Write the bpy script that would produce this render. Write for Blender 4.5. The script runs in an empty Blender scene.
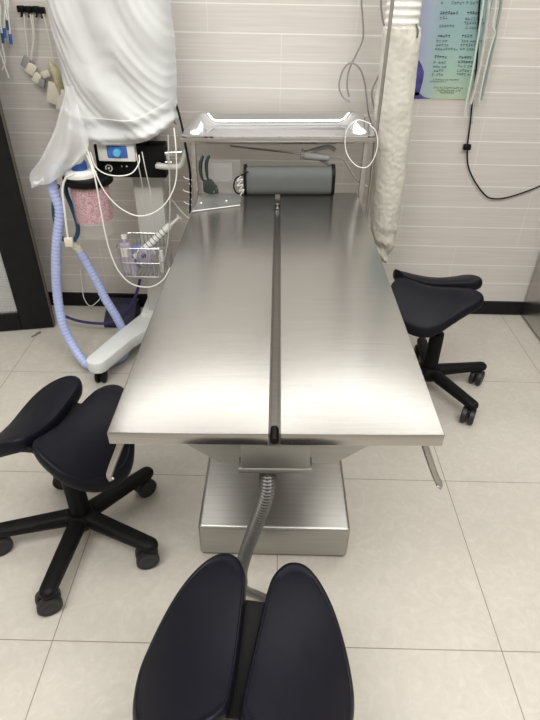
import bpy, bmesh, math, random
from mathutils import Vector, Matrix, noise
random.seed(7)
S = bpy.context.scene
C = S.collection
PI = math.pi

# ------------------------------------------------------------------ camera
F, PITCH, YAW, ROLL, CAMH = 540.03, math.radians(34.969), math.radians(-0.29), math.radians(1.0544), 1.45207
cy_, sy_ = math.cos(YAW), math.sin(YAW)
fwd = Vector((sy_*math.cos(PITCH), cy_*math.cos(PITCH), -math.sin(PITCH)))
rt = Vector((cy_, -sy_, 0)); up = rt.cross(fwd)
cr_, sr_ = math.cos(ROLL), math.sin(ROLL)
RT = rt*cr_ + up*sr_; UP = up*cr_ - rt*sr_
cam = bpy.data.cameras.new('camera'); co = bpy.data.objects.new('camera', cam); C.objects.link(co)
co.matrix_world = Matrix(((RT.x, UP.x, -fwd.x, 0), (RT.y, UP.y, -fwd.y, 0), (RT.z, UP.z, -fwd.z, CAMH), (0, 0, 0, 1)))
cam.sensor_fit = 'VERTICAL'; cam.sensor_height = 24; cam.lens = F/720*24; cam.clip_start = .02
S.camera = co

def at(px, py, y):
    """world point seen at a photo position, at the distance y from the camera"""
    d = RT*((px-270)/F) + UP*(-(py-360)/F) + fwd
    return Vector((0, 0, CAMH)) + d*(y/d.y)
def path(y, *ps):
    out = [at(p[0], p[1], p[2] if len(p) > 2 else y) for p in ps]
    if ps[0][1] < 0:          # hangs from the ceiling
        top = out[0]; out = [Vector((top.x, top.y, z)) for z in (2.745, 2.2, 1.75)]+out
    return out

# ------------------------------------------------------------------ materials
def mat(name, col, rough=.5, metal=0, var=0, vscale=20, bump=0, bscale=200, stretch=None, trans=0, alpha=1, emit=0, coat=0, ior=1.45):
    m = bpy.data.materials.new(name); m.use_nodes = True
    nt = m.node_tree; b = nt.nodes['Principled BSDF']
    b.inputs['Base Color'].default_value = (*col, 1); b.inputs['Roughness'].default_value = rough
    b.inputs['Metallic'].default_value = metal; b.inputs['Transmission Weight'].default_value = trans
    b.inputs['Alpha'].default_value = alpha; b.inputs['IOR'].default_value = ior
    b.inputs['Coat Weight'].default_value = coat
    if emit:
        b.inputs['Emission Color'].default_value = (*col, 1); b.inputs['Emission Strength'].default_value = emit
    tc = nt.nodes.new('ShaderNodeTexCoord'); mp = nt.nodes.new('ShaderNodeMapping')
    nt.links.new(tc.outputs['Object'], mp.inputs[0])
    if stretch: mp.inputs['Scale'].default_value = stretch
    if var:
        n = nt.nodes.new('ShaderNodeTexNoise'); n.inputs['Scale'].default_value = vscale; n.inputs['Detail'].default_value = 4
        nt.links.new(mp.outputs[0], n.inputs[0])
        r = nt.nodes.new('ShaderNodeValToRGB')
        r.color_ramp.elements[0].position = .3; r.color_ramp.elements[1].position = .7
        r.color_ramp.elements[0].color = (*[c*(1-var) for c in col], 1); r.color_ramp.elements[1].color = (*[min(1, c*(1+var)) for c in col], 1)
        nt.links.new(n.outputs[0], r.inputs[0]); nt.links.new(r.outputs[0], b.inputs['Base Color'])
    if bump:
        n = nt.nodes.new('ShaderNodeTexNoise'); n.inputs['Scale'].default_value = bscale; n.inputs['Detail'].default_value = 3
        nt.links.new(mp.outputs[0], n.inputs[0])
        bp = nt.nodes.new('ShaderNodeBump'); bp.inputs['Strength'].default_value = bump; bp.inputs['Distance'].default_value = .002
        nt.links.new(n.outputs[0], bp.inputs['Height']); nt.links.new(bp.outputs[0], b.inputs['Normal'])
    return m

def nodes_of(m):
    nt = m.node_tree; b = nt.nodes['Principled BSDF']
    def N(t, **k):
        n = nt.nodes.new(t)
        for a, v in k.items(): setattr(n, a, v)
        return n
    def L(a, b_): nt.links.new(a, b_)
    def M(op, a, b_=None, c=None):
        n = N('ShaderNodeMath', operation=op)
        for i, v in enumerate((a, b_, c)):
            if v is None: continue
            if isinstance(v, (int, float)): n.inputs[i].default_value = v
            else: L(v, n.inputs[i])
        return n.outputs[0]
    return nt, b, N, L, M

def ramp(N, stops):
    r = N('ShaderNodeValToRGB'); e = r.color_ramp.elements
    e[0].position, e[0].color = stops[0][0], (*stops[0][1], 1)
    e[1].position, e[1].color = stops[-1][0], (*stops[-1][1], 1)
    for p, c in stops[1:-1]:
        k = e.new(p); k.color = (*c, 1)
    return r

def floor_material():
    m = bpy.data.materials.new('floor_tile'); m.use_nodes = True
    nt, b, N, L, M = nodes_of(m)
    tc = N('ShaderNodeTexCoord'); sp = N('ShaderNodeSeparateXYZ'); L(tc.outputs['Object'], sp.inputs[0])
    def line(c, o):
        f = M('FRACT', M('MULTIPLY', M('SUBTRACT', c, o-30), 1/.6))
        d = M('ABSOLUTE', M('SUBTRACT', f, .5))
        return M('GREATER_THAN', d, .5-.0021/.6*.6)
    g = M('MAXIMUM', line(sp.outputs[0], .0286), line(sp.outputs[1], .7447))
    n1 = N('ShaderNodeTexNoise'); n1.inputs['Scale'].default_value = 26; n1.inputs['Detail'].default_value = 6; n1.inputs['Distortion'].default_value = 1.6
    L(tc.outputs['Object'], n1.inputs[0])
    r1 = ramp(N, [(.3, (.465, .437, .383)), (.52, (.488, .46, .405)), (.7, (.52, .492, .438))]); L(n1.outputs[0], r1.inputs[0])
    n2 = N('ShaderNodeTexNoise'); n2.inputs['Scale'].default_value = 3; n2.inputs['Detail'].default_value = 3
    L(tc.outputs['Object'], n2.inputs[0])
    r2 = ramp(N, [(.3, (.93, .93, .93)), (.7, (1, 1, 1))]); L(n2.outputs[0], r2.inputs[0])
    mx = N('ShaderNodeMix', data_type='RGBA', blend_type='MULTIPLY'); mx.inputs[0].default_value = 1
    L(r1.outputs[0], mx.inputs[6]); L(r2.outputs[0], mx.inputs[7])
    m2 = N('ShaderNodeMix', data_type='RGBA'); L(g, m2.inputs[0]); L(mx.outputs[2], m2.inputs[6]); m2.inputs[7].default_value = (.20, .17, .135, 1)
    L(m2.outputs[2], b.inputs['Base Color'])
    b.inputs['Roughness'].default_value = .42
    bp = N('ShaderNodeBump'); bp.inputs['Strength'].default_value = .3; bp.inputs['Distance'].default_value = .002
    L(M('SUBTRACT', 1.0, g), bp.inputs['Height']); L(bp.outputs[0], b.inputs['Normal'])
    return m

def wall_material():
    m = bpy.data.materials.new('wall_tile'); m.use_nodes = True
    nt, b, N, L, M = nodes_of(m)
    tc = N('ShaderNodeTexCoord'); sp = N('ShaderNodeSeparateXYZ'); L(tc.outputs['Object'], sp.inputs[0])
    hor = M('ADD', sp.outputs[0], sp.outputs[1])
    zz = M('MULTIPLY', M('SUBTRACT', sp.outputs[2], .081-3), 10)
    fz = M('FRACT', zz); row = M('FLOOR', zz)
    gz = M('GREATER_THAN', M('ABSOLUTE', M('SUBTRACT', fz, .5)), .5-.024)
    # every third course is a real joint; joints stagger between tile rows
    trow = M('FLOOR', M('DIVIDE', row, 3.0))
    off = M('MULTIPLY', M('MODULO', trow, 2.0), .3)
    fx = M('FRACT', M('MULTIPLY', M('ADD', hor, M('ADD', off, 30.13)), 1/.6))
    gx = M('MULTIPLY', M('GREATER_THAN', M('ABSOLUTE', M('SUBTRACT', fx, .5)), .5-.0022), .6)
    g = M('MAXIMUM', gz, gx)
    mp = N('ShaderNodeMapping'); mp.inputs['Scale'].default_value = (1.2, 1.2, 46); L(tc.outputs['Object'], mp.inputs[0])
    n1 = N('ShaderNodeTexNoise'); n1.inputs['Scale'].default_value = 3; n1.inputs['Detail'].default_value = 5; L(mp.outputs[0], n1.inputs[0])
    r1 = ramp(N, [(.3, (.52, .49, .455)), (.7, (.59, .56, .525))]); L(n1.outputs[0], r1.inputs[0])
    m2 = N('ShaderNodeMix', data_type='RGBA'); L(g, m2.inputs[0]); L(r1.outputs[0], m2.inputs[6]); m2.inputs[7].default_value = (.70, .68, .65, 1)
    L(m2.outputs[2], b.inputs['Base Color']); b.inputs['Roughness'].default_value = .4
    bp = N('ShaderNodeBump'); bp.inputs['Strength'].default_value = .25; bp.inputs['Distance'].default_value = .002
    L(M('SUBTRACT', 1.0, g), bp.inputs['Height']); L(bp.outputs[0], b.inputs['Normal'])
    return m

def steel(name, col, rough, stretch, bump=.12, var=.06, aniso=0.0):
    m = mat(name, col, rough, 1, var=var, vscale=5, bump=bump, bscale=60, stretch=stretch)
    if aniso:
        nt, b, N, L, M = nodes_of(m)
        t = N('ShaderNodeCombineXYZ'); t.inputs[1].default_value = 1
        b.inputs['Anisotropic'].default_value = aniso; L(t.outputs[0], b.inputs['Tangent'])
    return m

M_ = dict(
    floor=floor_material(), wall=wall_material(),
    ceiling=mat('ceiling_white', (.82, .81, .79), .8, var=.02),
    black_base=mat('baseboard_black', (.008, .008, .009), .4, var=.2, ior=1.28),
    table=steel('brushed_steel_top', (.415, .405, .385), .235, (1, 60, 60), .03, .05, .7),
    steel=steel('brushed_steel', (.44, .43, .41), .3, (1, 30, 30)),
    base=steel('steel_base_cover', (.40, .395, .375), .34, (1, 30, 30), .1),
    dark_steel=steel('dark_steel', (.2, .19, .18), .35, (1, 20, 20)),
    polished=steel('polished_steel', (.78, .80, .83), .1, (1, 1, 1), .05, .03),
    cabinet=steel('cabinet_steel', (.50, .49, .47), .25, (30, 1, 1)),
    hose=mat('grey_ribbed_hose', (.085, .083, .076), .3, var=.12, vscale=60),
    seat=mat('black_polyurethane', (.0045, .0047, .0085), .46, var=.12, vscale=60, bump=.25, bscale=900, ior=1.26),
    plastic=mat('black_plastic', (.004, .004, .004), .5, var=.2, vscale=40, bump=.1, bscale=600, ior=1.25),
    wheel=mat('caster_rubber', (.013, .013, .014), .5, var=.2),
    cloth=mat('white_cloth', (.585, .60, .60), .85, var=.02, vscale=12, bump=.15, bscale=700),
    sleeve=mat('cream_cotton', (.56, .545, .485), .9, var=.06, vscale=14, bump=.4, bscale=90),
    white=mat('white_plastic', (.74, .74, .71), .45, var=.03),
    machine=mat('painted_white_metal', (.66, .68, .67), .38, var=.03),
    column=mat('painted_grey_metal', (.52, .52, .49), .4, var=.03),
    grey=mat('grey_vinyl', (.095, .102, .10), .85, var=.05),
    darkgrey=mat('dark_grey_plastic', (.13, .135, .13), .5, var=.1),
    midgrey=mat('mid_grey_plastic', (.28, .28, .27), .5, var=.1),
    greenblack=mat('dark_green_black_plastic', (.02, .028, .024), .45, var=.2),
    blue=mat('blue_plastic', (.03, .10, .36), .4, var=.1),
    display=mat('blue_display', (.05, .14, .42), .3, var=.25, vscale=80),
    dial=mat('light_blue_dial', (.12, .45, .75), .35, var=.1),
    bluehose=mat('blue_corrugated_hose', (.40, .46, .73), .42, var=.06, vscale=40),
    teal=mat('dark_teal_tube', (.02, .07, .13), .4, var=.15),
    navy=mat('navy_plastic', (.012, .012, .035), .5, var=.2),
    purple=mat('purple_cable', (.03, .02, .12), .45, var=.1),
    cable=mat('white_cable', (.72, .72, .68), .45, var=.04),
    greycable=mat('grey_cable', (.25, .24, .23), .5, var=.08),
    lead=mat('pale_lead_wire', (.66, .64, .58), .5, var=.05),
    cream=mat('cream_clip_plastic', (.66, .62, .52), .5, var=.06),
    yellow=mat('yellowed_pouch', (.60, .56, .36), .5, var=.15, vscale=40, alpha=.85),
    clear=mat('clear_plastic', (.6, .62, .62), .1, alpha=.09),
    clearbasket=mat('clear_bottle_plastic', (.72, .68, .80), .2, trans=.6, ior=1.3),
    film=mat('thin_plastic_film', (.86, .87, .88), .4, alpha=.62),
    ivgreen=mat('pale_green_tube', (.62, .70, .64), .3, alpha=.7),
    ivdark=mat('sea_green_tube', (.36, .43, .40), .3, alpha=.75),
    ivclear=mat('cloudy_tube', (.60, .58, .55), .3, alpha=.75, var=.15, vscale=40),
    wire=mat('chrome_wire', (.75, .75, .74), .25, 1),
    ink=mat('printed_ink', (.05, .08, .09), .6, var=.1),
    inkpurple=mat('printed_purple', (.05, .045, .20), .6, var=.5, vscale=25),
)
# soda-lime granules: pink with darker gaps
def granules():
    m = bpy.data.materials.new('pink_granules'); m.use_nodes = True
    nt, b, N, L, M = nodes_of(m)
    tc = N('ShaderNodeTexCoord'); v = N('ShaderNodeTexVoronoi'); v.inputs['Scale'].default_value = 170
    L(tc.outputs['Object'], v.inputs[0])
    r = ramp(N, [(0, (.80, .50, .52)), (.45, (.66, .33, .37)), (.85, (.30, .13, .17))]); L(v.outputs['Distance'], r.inputs[0])
    n = N('ShaderNodeTexNoise'); n.inputs['Scale'].default_value = 60; L(tc.outputs['Object'], n.inputs[0])
    r2 = ramp(N, [(.35, (.75, .7, .8)), (.65, (1.0, 1.0, 1.0))]); L(n.outputs[0], r2.inputs[0])
    mx = N('ShaderNodeMix', data_type='RGBA', blend_type='MULTIPLY'); mx.inputs[0].default_value = 1
    L(r.outputs[0], mx.inputs[6]); L(r2.outputs[0], mx.inputs[7]); L(mx.outputs[2], b.inputs['Base Color'])
    b.inputs['Roughness'].default_value = .7
    return m
M_['granules'] = granules()
def poster_material(x0, x1, z0, z1):
    m = bpy.data.materials.new('printed_poster'); m.use_nodes = True
    nt, b, N, L, M = nodes_of(m)
    tc = N('ShaderNodeTexCoord'); sp = N('ShaderNodeSeparateXYZ'); L(tc.outputs['Object'], sp.inputs[0])
    u = M('DIVIDE', sp.outputs[0], x1-x0); w = M('DIVIDE', sp.outputs[2], z1-z0)
    r1 = ramp(N, [(0, (.29, .32, .46)), (.22, (.31, .38, .47)), (.42, (.24, .36, .38)), (1, (.24, .37, .37))]); L(M('ADD', u, M('MULTIPLY', w, .05)), r1.inputs[0])
    r2 = ramp(N, [(0, (.37, .48, .34)), (.3, (.29, .43, .38)), (.6, (.24, .37, .38))]); L(w, r2.inputs[0])
    k = N('ShaderNodeMapRange'); k.inputs[1].default_value = .15; k.inputs[2].default_value = .45; L(u, k.inputs[0])
    mx = N('ShaderNodeMix', data_type='RGBA'); L(k.outputs[0], mx.inputs[0]); L(r1.outputs[0], mx.inputs[6]); L(r2.outputs[0], mx.inputs[7])
    L(mx.outputs[2], b.inputs['Base Color']); b.inputs['Roughness'].default_value = .45
    return m

# ------------------------------------------------------------------ mesh helpers
def BM(): return bmesh.new()
def merge(bm, tmp):
    me = bpy.data.meshes.new('t'); tmp.to_mesh(me); tmp.free(); bm.from_mesh(me); bpy.data.meshes.remove(me)
def box(bm, lo, hi, bev=0, seg=2, M=None):
    t = bmesh.new(); bmesh.ops.create_cube(t, size=1)
    lo, hi = Vector(lo), Vector(hi); d = hi-lo; c = (hi+lo)/2
    for v in t.verts: v.co = Vector((v.co.x*d.x, v.co.y*d.y, v.co.z*d.z))+c
    if bev: bmesh.ops.bevel(t, geom=t.edges[:], offset=bev, segments=seg, affect='EDGES', profile=.5)
    if M is not None: bmesh.ops.transform(t, matrix=M, verts=t.verts)
    merge(bm, t); return bm
def smooth_path(pts, n=8):
    pts = [Vector(p) for p in pts]
    if len(pts) < 3: return pts
    P = [2*pts[0]-pts[1]]+pts+[2*pts[-1]-pts[-2]]; out = []
    for i in range(1, len(P)-2):
        a, b, c, d = P[i-1:i+3]
        for k in range(n):
            t = k/n
            out.append(.5*((2*b)+(c-a)*t+(2*a-5*b+4*c-d)*t*t+(3*b-a-3*c+d)*t**3))
    out.append(pts[-1]); return out
def resample(pts, step):
    out = [pts[0]]; need = step
    for a, b in zip(pts, pts[1:]):
        L = (b-a).length; pos = 0
        while L-pos >= need:
            pos += need; out.append(a+(b-a)*(pos/L)); need = step
        need -= (L-pos)
    return out
def tube(bm, pts, r, n=8, sm=6, rf=None, flat=None):
    """round tube along a smoothed path; rf(t, i) scales the radius"""
    pts = smooth_path(pts, sm) if sm else [Vector(p) for p in pts]
    N = len(pts); rings = []
    T0 = (pts[1]-pts[0]).normalized()
    a = Vector((0, 0, 1)) if abs(T0.z) < .9 else Vector((1, 0, 0))
    u = T0.cross(a).normalized()
    for i, p in enumerate(pts):
        T = ((pts[min(i+1, N-1)]-pts[max(i-1, 0)])).normalized()
        u = (u-T*u.dot(T)).normalized(); w = T.cross(u)
        rr = r*(rf(i/(N-1), i) if rf else 1)
        rings.append([bm.verts.new(p+(u*math.cos(2*PI*k/n)+w*math.sin(2*PI*k/n)*(flat or 1))*rr) for k in range(n)])
    for A, B in zip(rings, rings[1:]):
        for k in range(n): bm.faces.new((A[k], A[(k+1) % n], B[(k+1) % n], B[k]))
    bm.faces.new(rings[0][::-1]); bm.faces.new(rings[-1])
    return bm
def lathe(bm, prof, n=32, M=None):
    M = M or Matrix(); rings = []
    for r, z in prof:
        if r < 1e-6: rings.append([bm.verts.new(M@Vector((0, 0, z)))])
        else: rings.append([bm.verts.new(M@Vector((r*math.cos(2*PI*k/n), r*math.sin(2*PI*k/n), z))) for k in range(n)])
    for A, B in zip(rings, rings[1:]):
        for k in range(n):
            k2 = (k+1) % n
            if len(A) == 1 and len(B) == 1: continue
            if len(A) == 1: bm.faces.new((A[0], B[k2], B[k]))
            elif len(B) == 1: bm.faces.new((A[k], A[k2], B[0]))
            else: bm.faces.new((A[k], A[k2], B[k2], B[k]))
    return bm
def prism(bm, outline, z0, z1, bev=0, M=None, seg=2):
    t = bmesh.new()
    vs = [t.verts.new((x, y, z0)) for x, y in outline]
    f = t.faces.new(vs); r = bmesh.ops.extrude_face_region(t, geom=[f])
    for v in r['geom']:
        if isinstance(v, bmesh.types.BMVert): v.co.z = z1
    bmesh.ops.recalc_face_normals(t, faces=t.faces)
    if bev: bmesh.ops.bevel(t, geom=t.edges[:], offset=bev, segments=seg, affect='EDGES', profile=.5)
    if M is not None: bmesh.ops.transform(t, matrix=M, verts=t.verts)
    merge(bm, t); return bm
def face_y(y): return Matrix(((1, 0, 0, 0), (0, 0, -1, y), (0, 1, 0, 0), (0, 0, 0, 1)))   # (x, z, depth) -> facing -y

WM = {}
PRE = None      # a small real tilt of the table top / tray, applied before linking
def tilt_about(x, z, a=math.radians(1.18)): return Matrix.Translation((x, 0, z)) @ Matrix.Rotation(-a, 4, 'Y') @ Matrix.Translation((-x, 0, -z))
def obj(name, bm, m, parent=None, smooth=True, label=None, cat=None, group=None, kind=None, origin=None, local=False):
    """ONE mesh object; geometry is given in world space unless local"""
    bmesh.ops.recalc_face_normals(bm, faces=bm.faces)
    if PRE is not None: bmesh.ops.transform(bm, matrix=PRE, verts=bm.verts)
    off = Vector((0, 0, 0))
    if parent is not None and not local:
        bmesh.ops.transform(bm, matrix=WM[parent.name].inverted(), verts=bm.verts)
        off = WM[parent.name].translation.copy()
    elif parent is None and not local:
        if origin is None:
            xs = [v.co for v in bm.verts]
            off = Vector((sum(v.x for v in xs)/len(xs), sum(v.y for v in xs)/len(xs), min(v.z for v in xs)))
        else: off = Vector(origin)
        bmesh.ops.translate(bm, vec=-off, verts=bm.verts)
    me = bpy.data.meshes.new(name); bm.to_mesh(me); bm.free()
    me.materials.append(m)
    if smooth:
        me.shade_smooth()
    o = bpy.data.objects.new(name, me); C.objects.link(o)
    if smooth:
        try:
            me.set_sharp_from_angle(angle=math.radians(38))
        except Exception: pass
    if parent is not None:
        o.parent = parent; WM[o.name] = WM[parent.name].copy()
    elif not local:
        o.location = off; WM[o.name] = Matrix.Translation(off)
    if label: o['label'] = label
    if cat: o['category'] = cat
    if group: o['group'] = group
    if kind: o['kind'] = kind
    return o
def thing(name, label, cat, loc=(0, 0, 0), rotz=0, group=None):
    o = bpy.data.objects.new(name, None); C.objects.link(o)
    o.location = loc; o.rotation_euler = (0, 0, rotz); o['label'] = label; o['category'] = cat
    if group: o['group'] = group
    WM[o.name] = Matrix.Translation(Vector(loc)) @ Matrix.Rotation(rotz, 4, 'Z')
    return o
def dup(root, loc, rotz, label):
    r = root.copy(); C.objects.link(r); r.location = loc; r.rotation_euler = (0, 0, rotz); r['label'] = label
    for ch in list(root.children):
        c = ch.copy(); C.objects.link(c); c.parent = r
        for g in ch.children:
            d = g.copy(); C.objects.link(d); d.parent = c
    return r
def struct(name, bm, m, parent=None, smooth=False):
    return obj(name, bm, m, parent, smooth, kind=None if parent else 'structure', origin=(0, 0, 0))

# ------------------------------------------------------------------ the setting
WY, CEIL = 2.56, 2.75
XL, XR, YF = -2.3, 1.98, -2.2
struct('floor', box(BM(), (XL-.1, YF-.1, -.1), (XR+.1, WY+.1, 0)), M_['floor'])
struct('wall_back', box(BM(), (XL-.1, WY, 0), (XR+.1, WY+.1, CEIL)), M_['wall'])
struct('wall_left', box(BM(), (XL-.1, YF, 0), (XL, WY, CEIL)), M_['wall'])
struct('wall_right', box(BM(), (XR, YF, 0), (XR+.1, WY, CEIL)), M_['wall'])
struct('wall_front', box(BM(), (XL-.1, YF-.1, 0), (XR+.1, YF, CEIL)), M_['wall'])
struct('ceiling', box(BM(), (XL-.1, YF-.1, CEIL), (XR+.1, WY+.1, CEIL+.1)), M_['ceiling'])
struct('baseboard_back', box(BM(), (XL, WY-.012, 0), (XR, WY, .078), .002, 1), M_['black_base'])

# black framed glass door leaf with blinds, swung out from the back wall at the left
a0, a1 = Vector((-1.109, 2.318, 0)), Vector((-1.361, 2.266, 0))
ang = math.atan2(a0.y-a1.y, a0.x-a1.x)
DM = Matrix.Translation(a0) @ Matrix.Rotation(ang, 4, 'Z')
DW, DH = .9, 2.05
d1 = BM()
box(d1, (-.15, 0, 0.004), (0, .045, DH), .003, 1, DM); box(d1, (-DW, 0, .004), (-DW+.15, .045, DH), .003, 1, DM)
box(d1, (-DW+.15, 0, .004), (-.15, .045, .10), .003, 1, DM); box(d1, (-DW+.15, 0, DH-.12), (-.15, .045, DH), .003, 1, DM)
door = struct('door_1', d1, M_['black_base'])
sl = BM()
z = .105
while z < DH-.125:
    box(sl, (-DW+.152, .018, z), (-.152, .026, z+.009), 0, 1, DM); z += .0115
M_['blind'] = mat('grey_blind', (.30, .30, .285), .5, var=.08)
struct('door_blind', sl, M_['blind'], door)
struct('door_glass', box(BM(), (-DW+.15, .010, .10), (-.15, .013, DH-.12), 0, 1, DM), mat('door_glass', (.85, .88, .87), .05, alpha=.18), door)
struct('door_edge_strip', box(BM(), (.0003, .004, .01), (.004, .041, DH-.01), 0, 1, DM), mat('brown_edge', (.11, .09, .075), .5, var=.2), door)

# ------------------------------------------------------------------ operating table
TX0, TX1, TY0, TY1, TZ = -.2923, .3077, .7084, 2.045, .7977
GX0, GX1 = -.0035, .0170
tb = thing('operating_table', 'long stainless steel operating table in the middle with a drain slot down its centre', 'operating table', (.01, 1.38, 0))
PRE = TABLE_TILT = tilt_about(.0077, TZ)
for x0, x1 in ((TX0, GX0), (GX1, TX1)):
    b = BM(); t = bmesh.new()
    box(b, (x0, TY0, TZ-.0285), (x1, TY1, TZ), .0025, 2)
    obj('table_panel', b, M_['table'], tb)
ch = BM()
pr = [(GX0+.0002, TZ-.030), (GX0+.0002, TZ-.003), (GX0+.0015, TZ-.003), (GX0+.0015, TZ-.024), (GX1-.0015, TZ-.024), (GX1-.0015, TZ-.003), (GX1-.0002, TZ-.003), (GX1-.0002, TZ-.030)]
prism(ch, pr, -(TY1-.004), -(TY0+.003), M=Matrix(((1, 0, 0, 0), (0, 0, -1, 0), (0, 1, 0, 0), (0, 0, 0, 1))))
gut = obj('drain_channel', ch, M_['dark_steel'], tb, smooth=False)
pg = BM(); lathe(pg, [(0, 0), (.0070, 0), (.0078, .001), (.0078, .03), (.0075, .034), (0, .034)], 20, Matrix.Translation((.0067, TY0-.0015, TZ-.017)) @ Matrix.Rotation(-PI/2, 4, 'X'))
obj('drain_plug', pg, M_['plastic'], gut)
sp_ = BM(); box(sp_, (GX0+.002, 1.93, TZ-.023), (GX1-.002, 1.965, TZ-.004), .002); obj('channel_clip', sp_, M_['polished'], gut)
# understructure
us = BM(); t = bmesh.new(); bmesh.ops.create_cube(t, size=1)
for v in t.verts:
    topv = v.co.z > 0
    x = .012+v.co.x*(.42 if topv else .245)
    y = (.738 if topv else .800) if v.co.y < 0 else (1.90 if topv else 1.75)
    v.co = Vector((x, y, TZ-.0305 if topv else .628))
bmesh.ops.bevel(t, geom=t.edges[:], offset=.006, segments=2, affect='EDGES'); merge(us, t)
obj('support_frame', us, M_['base'], tb)
PRE = None
cl = BM(); box(cl, (-.10, 1.30, .137), (.13, 1.56, .635), .012, 3); obj('column', cl, M_['steel'], tb)
bs = BM(); box(bs, (-.209, 1.016, .008), (.242, 1.80, .1385), .012, 3)
box(bs, (-.200, 1.026, .0), (.233, 1.79, .010))
obj('base_cover', bs, M_['base'], tb)
PRE = TABLE_TILT
br = BM(); box(br, (-.056, .7135, .703), (.072, .7295, .7655), .002)
box(br, (-.062, .7125, .692), (.078, .745, .7045), .002)
box(br, (-.012, .7115, .7635), (.026, .726, .7705), .002)
obj('drain_bracket', br, mat('dull_steel', (.33, .33, .31), .5, 1, var=.05), tb)
for sx in (-1, 1):
    h = BM()
    if sx < 0: p = [(-.285, .80, .772), (-.287, .758, .735), (-.313, .744, .674), (-.321, .741, .652), (-.317, .738, .643)]
    else: p = [(.278, .80, .772), (.286, .757, .745), (.319, .744, .664), (.333, .740, .636), (.330, .736, .631)]
    tube(h, p, .0068, 8, 5, flat=.5)
    box(h, (p[0][0]-.012, .785, TZ-.031), (p[0][0]+.012, .83, TZ-.0215))
    obj('tie_down_hook', h, M_['steel'], tb)
# corrugated drain hose
PRE = None
hp = [(-.002, .738, .703), (-.004, .735, .683), (-.007, .74, .6), (-.028, .76, .48), (-.055, .79, .329), (-.068, .81, .217), (-.060, .832, .12), (-.020, .862, .04), (.03, .85, .0165), (.085, .79, .0160)]
sp = smooth_path(hp, 14); sp = resample(sp, .0017)
hb = BM()
tube(hb, sp, .0142, 14, 0, rf=lambda t, i: (1 if t < .66 else .85)+(.2*math.sin(i*2*PI/6) if t < .66 else 0))
obj('drain_hose', hb, M_['hose'], tb)

# ------------------------------------------------------------------ saddle stools
def seat_h(x, y):
    ax = abs(x)
    k = min(1, max(0, (y+.03)/.17)); k = k*k*(3-2*k)
    z = .493-.090*(ax/.2)**2.1*(1-.62*k)
    z += .046*(max(0, -y-.02)/.15)**1.7*max(0, 1-.95*(ax/.2))+.008*k
    return z
RIGHT = [(.021, .085), (.030, .120), (.052, .148), (.081, .154), (.108, .138), (.140, .099), (.168, .052), (.190, .002), (.200, -.045), (.196, -.092), (.180, -.140), (.151, -.176), (.115, -.194), (.078, -.192), (.045, -.180), (.020, -.160), (.0095, -.138), (.0090, -.09), (.012, -.03), (.016, .03)]
def closed_smooth(pts, n=5):
    out = []; K = len(pts); V = [Vector(p) for p in pts]
    for i in range(K):
        a, b, c, d = V[i-1], V[i], V[(i+1) % K], V[(i+2) % K]
        for k in range(n):
            t = k/n; out.append(.5*((2*b)+(c-a)*t+(2*a-5*b+4*c-d)*t*t+(3*b-a-3*c+d)*t**3))
    return out
def seat_half(s):
    bm = BM(); ol = closed_smooth(RIGHT); cx, cyy = .098, -.05
    prof = [(0.0, .006), (.2, .006), (.4, .0055), (.6, .005), (.75, .0035), (.85, .002), (.905, .0005), (.925, .0022), (.945, .0018), (.968, -.001), (.988, -.007), (1.0, -.016), (1.0, -.027), (.985, -.036), (.95, -.042), (.8, -.044), (.4, -.044), (0, -.044)]
    rings = []
    for sc, dz in prof:
        if sc == 0:
            rings.append([bm.verts.new((s*cx, cyy, seat_h(cx, cyy)+dz))]); continue
        ring = []
        for p in ol:
            x = cx+(p.x-cx)*sc; y = cyy+(p.y-cyy)*sc
            ring.append(bm.verts.new((s*x, y, seat_h(x, y)+dz)))
        rings.append(ring)
    K = len(ol)
    for A, B in zip(rings, rings[1:]):
        for k in range(K):
            k2 = (k+1) % K
            if len(A) == 1: bm.faces.new((A[0], B[k], B[k2]))
            elif len(B) == 1: bm.faces.new((A[k2], A[k], B[0]))
            else: bm.faces.new((A[k], B[k], B[k2], A[k2]))
    return bm
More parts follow.
